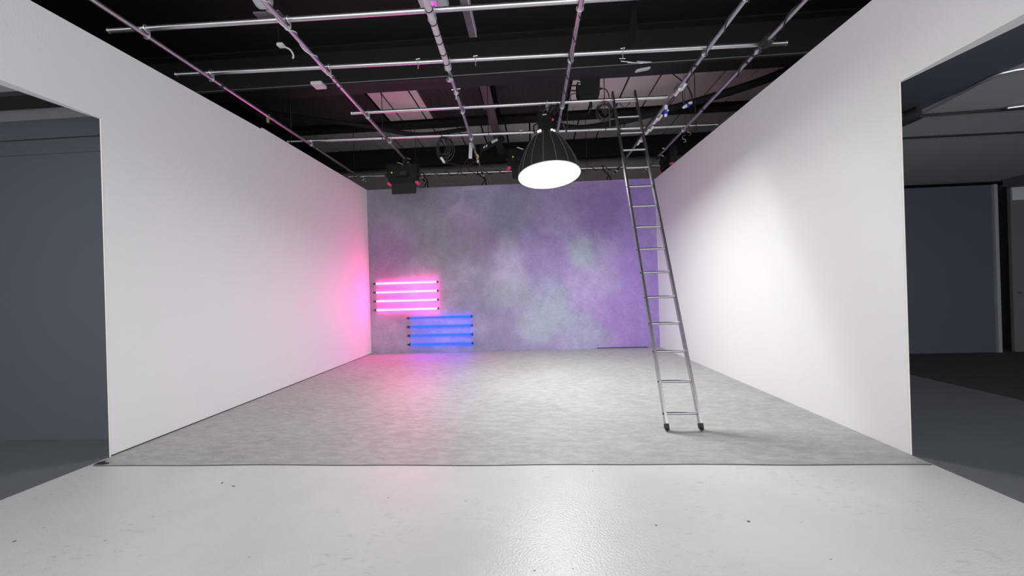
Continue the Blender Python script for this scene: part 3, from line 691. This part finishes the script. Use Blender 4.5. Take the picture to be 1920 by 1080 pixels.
cable('loose_cable', [(1.25, 5.42, 3.88), (1.285, 5.38, 3.78), (1.27, 5.33, 3.62), (1.30, 5.36, 3.55)], .006, 'brownish cable hooked on the upper ladder rungs', 'cable', 'beam')
# coil hanging on the third cross pipe
cx, cy = -1.53, CY(3, -1.53)
t = thing('cable_coil', 'drooping coil of black cable hung on the pipe above the blue tubes', 'cable coil', (cx, cy, 3.68))
for k in range(6):
    wv, hv = .07+.018*k, .15+.03*(k % 3)
    MB().tube([(cx+wv*math.cos(a)+.01*k, cy+.004*k-.01, Cz-PR-.006-hv+hv*math.sin(a)) for a in [2*math.pi*i/32 for i in range(33)]], .0075, 7, cap=False).build('loop', 'cable', t)
t = thing('cable_plug', 'white socket end dangling from the coil above the blue tubes', 'plug', (-1.5, 6.4, 3.62))
MB().tube([(-1.57, 6.385, 3.74), (-1.545, 6.385, 3.70)], .026, 10).build('collar', 'plastic', t)
MB().tube([(-1.545, 6.385, 3.70), (-1.495, 6.385, 3.615)], .022, 10).build('socket', 'white_p', t)
MB().tube([(-1.495, 6.385, 3.615), (-1.48, 6.385, 3.60)], .013, 8).build('pin', 'steel', t)
MB().tube(smooth_pts([(-1.57, 6.385, 3.74), (-1.60, 6.385, 3.80), (-1.56, 6.40, 3.95), (-1.53, cy-PR-.006, Cz)]), .007, 7).build('lead', 'cable', t)
cable('loose_cable', [(-1.49, 6.39, 3.612), (-1.2, 6.9, 3.72), (-1.0, 7.1, 3.9), (-.92, 7.15, 4.1)], .007, 'black cable swinging from the white socket to the small ballast')
cable('loose_cable', [(-1.75, CY(4, -1.75), Cz-PR-.007), (-1.6, 8.1, 3.95), (-1.3, 7.6, 4.07), (-1.15, 7.32, 4.14), (PX(2, 7.2), 7.2, Pz+PR+.007)], .008, 'black cable slung from the rear pipe to the tied pipe')
cable('loose_cable', [(-1.43, CY(4, -1.43)-PR-.006, Cz), (-1.40, 8.3, 4.35), (-1.30, 8.1, 4.33), (-1.265, CY(4, -1.265)-PR-.006, Cz)], .007, 'black cable loop standing above the rear pipe')
cable('loose_cable', [(-.5, CY(4, -.5)-PR-.006, Cz), (-.52, 8.3, 4.3), (-.55, 7.8, 4.35), (-.6, 7.3, 4.3)], .007, 'black cable from the rear pipe up to the small ballast')
# white socket strip on the tied pipe
x = PX(2, 6.95)
t = thing('socket_strip', 'white multi-socket power strip hanging on the tied pipe', 'power strip', (x, 6.95, 3.8))
SM = Matrix.Translation((x-.061, 6.9, 3.985)) @ Matrix.Rotation(math.radians(4), 4, 'Y')
sb = MB().box((-.03, -.02, -.145), (.03, .02, .145), SM).build('body', 'white_p', t, bev=.008)
for k in range(5): MB().tube([SM @ Vector((0, -.0205, -.10+k*.05)), SM @ Vector((0, -.023, -.10+k*.05))], .016, 12).build('socket', 'label', sb)
MB().torus((x, 6.95, Pz), PR+.01, .006, (0, 1, 0), 18, 6).build('strap', 'tape', t)
MB().tube(smooth_pts([SM @ Vector((0, 0, .145)), (x-.04, 6.92, 4.18), (x+.03, 6.97, Pz+PR+.01)]), .007, 7).build('lead', 'cable', t)
x = PX(2, 7.2); t = thing('cable_plug', 'white and yellow plug taped under the tied pipe', 'plug', (x+.03, 7.2, 3.88))
MB().tube(smooth_pts([(x+.02, 7.18, Pz-.03), (x+.05, 7.18, Pz-.08), (x+.03, 7.2, 3.93)]), .014, 8).build('yellow_lead', 'yellow', t)
MB().tube([(x+.03, 7.2, 3.95), (x+.035, 7.2, 3.86)], .019, 10).build('socket', 'white_p', t)
# white sockets on the pipe behind the ladder
for y, dz, l in ((5.22, -.03, 'pair of white connectors strapped to the pipe behind the ladder top'), (6.1, -.035, 'white socket strapped to the pipe beyond the ladder'),
                 (6.5, -.04, 'white double socket strapped to the pipe behind the ladder rungs'), (7.0, -.029, 'white taped joint on the pipe seen through the ladder')):
    x = PX(4, y); t = thing('pipe_socket', l, 'socket', (x, y, Pz-.08))
    MB().tube([(x-.01, y-.09, Pz+dz-.018), (x-.01, y+.07, Pz+dz-.018)], .021, 10).build('socket', 'white_p', t)
    MB().tube([(x+.035, y-.16, Pz+dz+.0), (x+.035, y-.02, Pz+dz+.0)], .021, 10).build('socket', 'white_p', t)
    for q in (-.05, .02): MB().torus((x, y+q, Pz-.006), PR+.02, .005, (0, 1, 0), 18, 6).build('tie', 'cable', t)
def blue_plug(pts, end, label):
    e = Vector(end); t = thing('blue_plug', label, 'plug', e)
    MB().tube(smooth_pts(pts), .009, 7).build('lead', 'cable', t)
    p = Vector(pts[-1]); d = (e-p).normalized()
    MB().tube([p, p+d*.07], .024, 10).build('rear_shell', 'white_p', t)
    MB().tube([p+d*.07, p+d*.13], .034, 12).build('collar', 'blueplug', t)
    MB().tube([p+d*.13, e], [.024, .018], 10).build('socket', 'white_p', t)
    MB().box(tuple(p+d*.10+Vector((.005, -.042, .0))), tuple(p+d*.10+Vector((.03, -.028, .022)))).build('cap', 'white_p', t)
blue_plug([(PX(4, 5.36), 5.36, Pz-PR-.008), (2.012, 5.5, 4.012), (1.998, 5.58, 4.002)], (1.988, 5.59, 3.84), 'blue and white plug hanging straight down from the pipe by the ladder')
blue_plug([(2.32, 6.13, 4.75), (2.42, 5.9, 4.45), (2.44, 5.75, 4.2), (2.36, 5.6, 4.03)], (2.22, 5.52, 3.93), 'blue and white plug hanging at a slant on a long lead')
cable('loose_cable', [(PX(4, 4.98)+PR+.007, 4.98, Pz), (2.125, 5.14, 4.10), (2.165, 5.35, 4.15), (2.2, 5.5, 4.1), (2.235, 5.525, 3.98)], .008, 'black cable running from the pipe sockets to the slanted plug')
# S hooks beside the corner studio light
for x, y, z, l in ((2.79, 6.95, 4.02, 'open steel hook hanging beside the corner studio light'), (2.86, 6.9, 4.12, 'squared steel hook hanging on a wire above the corner studio light')):
    t = thing('steel_hook', l, 'hook', (x, y, z-.06))
    MB().tube(smooth_pts([(x+.03, y, z+.06), (x-.02, y, z+.05), (x-.025, y, z), (x+.02, y, z-.02), (x+.025, y, z-.06), (x-.01, y, z-.065)]), .006, 7).build('bend', 'steel', t)
    MB().tube([(x+.03, y, z+.06), (x+.03, y, ROOF)], .003, 6).build('wire', 'beam', t)

# small odd things under the near roof
t = thing('junction_box', 'pale grey metal junction box above the cross pipe nearest the white floor', 'junction box', (-.93, 3.72, 4.2))
MB().box((-1.07, 3.55, 4.28), (-.79, 3.80, 4.36)).build('body', 'grey_box', t, bev=.006)
MB().box((-.98, 3.62, 4.25), (-.88, 3.70, 4.28)).build('gland', 'steel', t)
MB().tube([(-.93, 3.7, 4.36), (-.93, 3.7, ROOF)], .008, 6).build('hanger_rod', 'beam', t)
t = thing('spotlight', 'round grey spotlight on the pipe near the pink-lit wall', 'spotlight', (-2.5, 3.35, 4.1))
MB().lathe([(.0, -.10), (.075, -.10), (.085, -.08), (.085, .08), (.06, .11), (0, .12)], 20, Matrix.Translation((-2.50, 3.36, 4.24)) @ Matrix.Rotation(1.1, 4, 'X')).build('can', 'grey_box', t)
MB().box((-2.64, 3.46, 4.135), (-2.38, 3.60, 4.15)).build('mount_plate', 'joist', t)
MB().tube([(-2.50, 3.46, 4.16), (PX(1, 3.46)-.03, 3.46, Pz+.04), (PX(1, 3.46), 3.46, Pz+PR)], .012, 8).build('arm', 'grey_box', t)
t = thing('cable_stub', 'short curled white cable end hanging below the black roof', 'cable', (-3.15, 4.7, 4.5))
MB().tube(smooth_pts([(-3.2, 4.66, 4.64), (-3.15, 4.68, 4.63), (-3.09, 4.70, 4.60), (-3.065, 4.72, 4.54), (-3.075, 4.72, 4.50)]), .011, 8).build('curl', 'cable_w', t)
MB().box((-3.235, 4.63, 4.625), (-3.15, 4.70, 4.665)).build('socket', 'white_p', t, bev=.008)
MB().tube([(-3.22, 4.66, 4.66), (-3.22, 4.66, ROOF)], .005, 6).build('lead', 'cable', t)
t = thing('ceiling_sensor', 'small white box sensor below the dark steel roof beam', 'sensor', (-3.17, 5.6, 4.55))
MB().box((-3.27, 5.42, 4.555), (-3.10, 5.58, 4.60)).build('body', 'white_p', t, bev=.006); MB().tube([(-3.17, 5.55, 4.6), (-3.17, 5.85, 4.76)], .008, 6).build('arm', 'cable', t)
t = thing('beam_fitting', 'slanted white fitting under the dark steel roof beam', 'fitting', (1.73, 5.7, 4.6))
MB().box((-.12, -.03, -.012), (.12, .03, .012), Matrix.Translation((1.73, 5.75, 4.64)) @ Matrix.Rotation(.35, 4, 'Z') @ Matrix.Rotation(-.3, 4, 'Y')).build('body', 'white_p', t)
MB().tube([(1.73, 5.76, 4.65), (1.73, 5.86, 4.755)], .008, 6).build('stem', 'steel', t)
t = thing('wire_bundle', 'bright wire ends splayed along the edge of the roof beam', 'wires', (1.65, 5.78, 4.72))
for k, (a, b) in enumerate((((1.42, 5.80, 4.82), (1.75, 5.81, 4.77)), ((1.52, 5.80, 4.79), (1.85, 5.815, 4.775)), ((1.40, 5.80, 4.86), (1.49, 5.80, 4.855)), ((1.66, 5.80, 4.80), (1.88, 5.81, 4.78)))):
    MB().tube([a, b], .007, 6).build('wire', 'steel', t)
cable('beam_cable', [(-8.0, 5.815, 4.775), (-2.0, 5.815, 4.772), (1.0, 5.815, 4.772), (2.5, 5.815, 4.775), (8.0, 5.815, 4.775)], .007, 'painted highlight line along the lower edge of the roof beam', 'conduit', 'seam')  # pale line stands in for the highlight on the flange edge

# ================================================================ the dark side room
t = thing('spotlight', 'round black spotlight just inside the dark side room opening', 'spotlight', (3.6, 3.75, 2.82))
MB().lathe([(.0, -.13), (.055, -.13), (.065, -.11), (.065, .09), (.0, .10)], 24, Matrix.Translation((3.56, 3.75, 2.90)) @ Matrix.Rotation(math.pi/2-.2, 4, 'X') @ Matrix.Rotation(.5, 4, 'Y')).build('can', 'rubber', t)
MB().box((3.44, 3.72, 2.86), (3.52, 3.82, 2.94)).build('driver_box', 'rubber', t, bev=.01)
MB().tube([(3.54, 3.78, 2.94), (3.54, 3.78, 3.03)], .012, 8).build('stem', 'rubber', t)
cable('conduit', [(3.90, 4.02, 3.015), (3.85, 3.65, 3.015), (3.80, 3.30, 3.015), (3.85, 3.22, 3.015), (3.96, 3.19, 3.015), (4.5, 3.1, 3.015)], .012, 'bright steel conduit along the dark ceiling panel of the side room', 'conduit', 'steel')
cable('conduit', [(4.70, 3.97, 3.03), (4.85, 3.93, 3.03), (5.3, 3.82, 3.03), (6.2, 3.65, 3.03), (8.9, 3.2, 3.03)], .014, 'bright steel conduit crossing the side room ceiling beside a black one', 'conduit', 'steel')
cable('conduit', [(3.62, 4.09, 3.04), (4.3, 4.05, 3.04), (4.9, 4.02, 3.04), (6.2, 3.9, 3.04), (8.9, 3.7, 3.04)], .014, 'black conduit crossing the side room ceiling', 'conduit', 'rubber')

# tidy helper property
for o in bpy.data.objects:
    if '_o' in o: del o['_o']
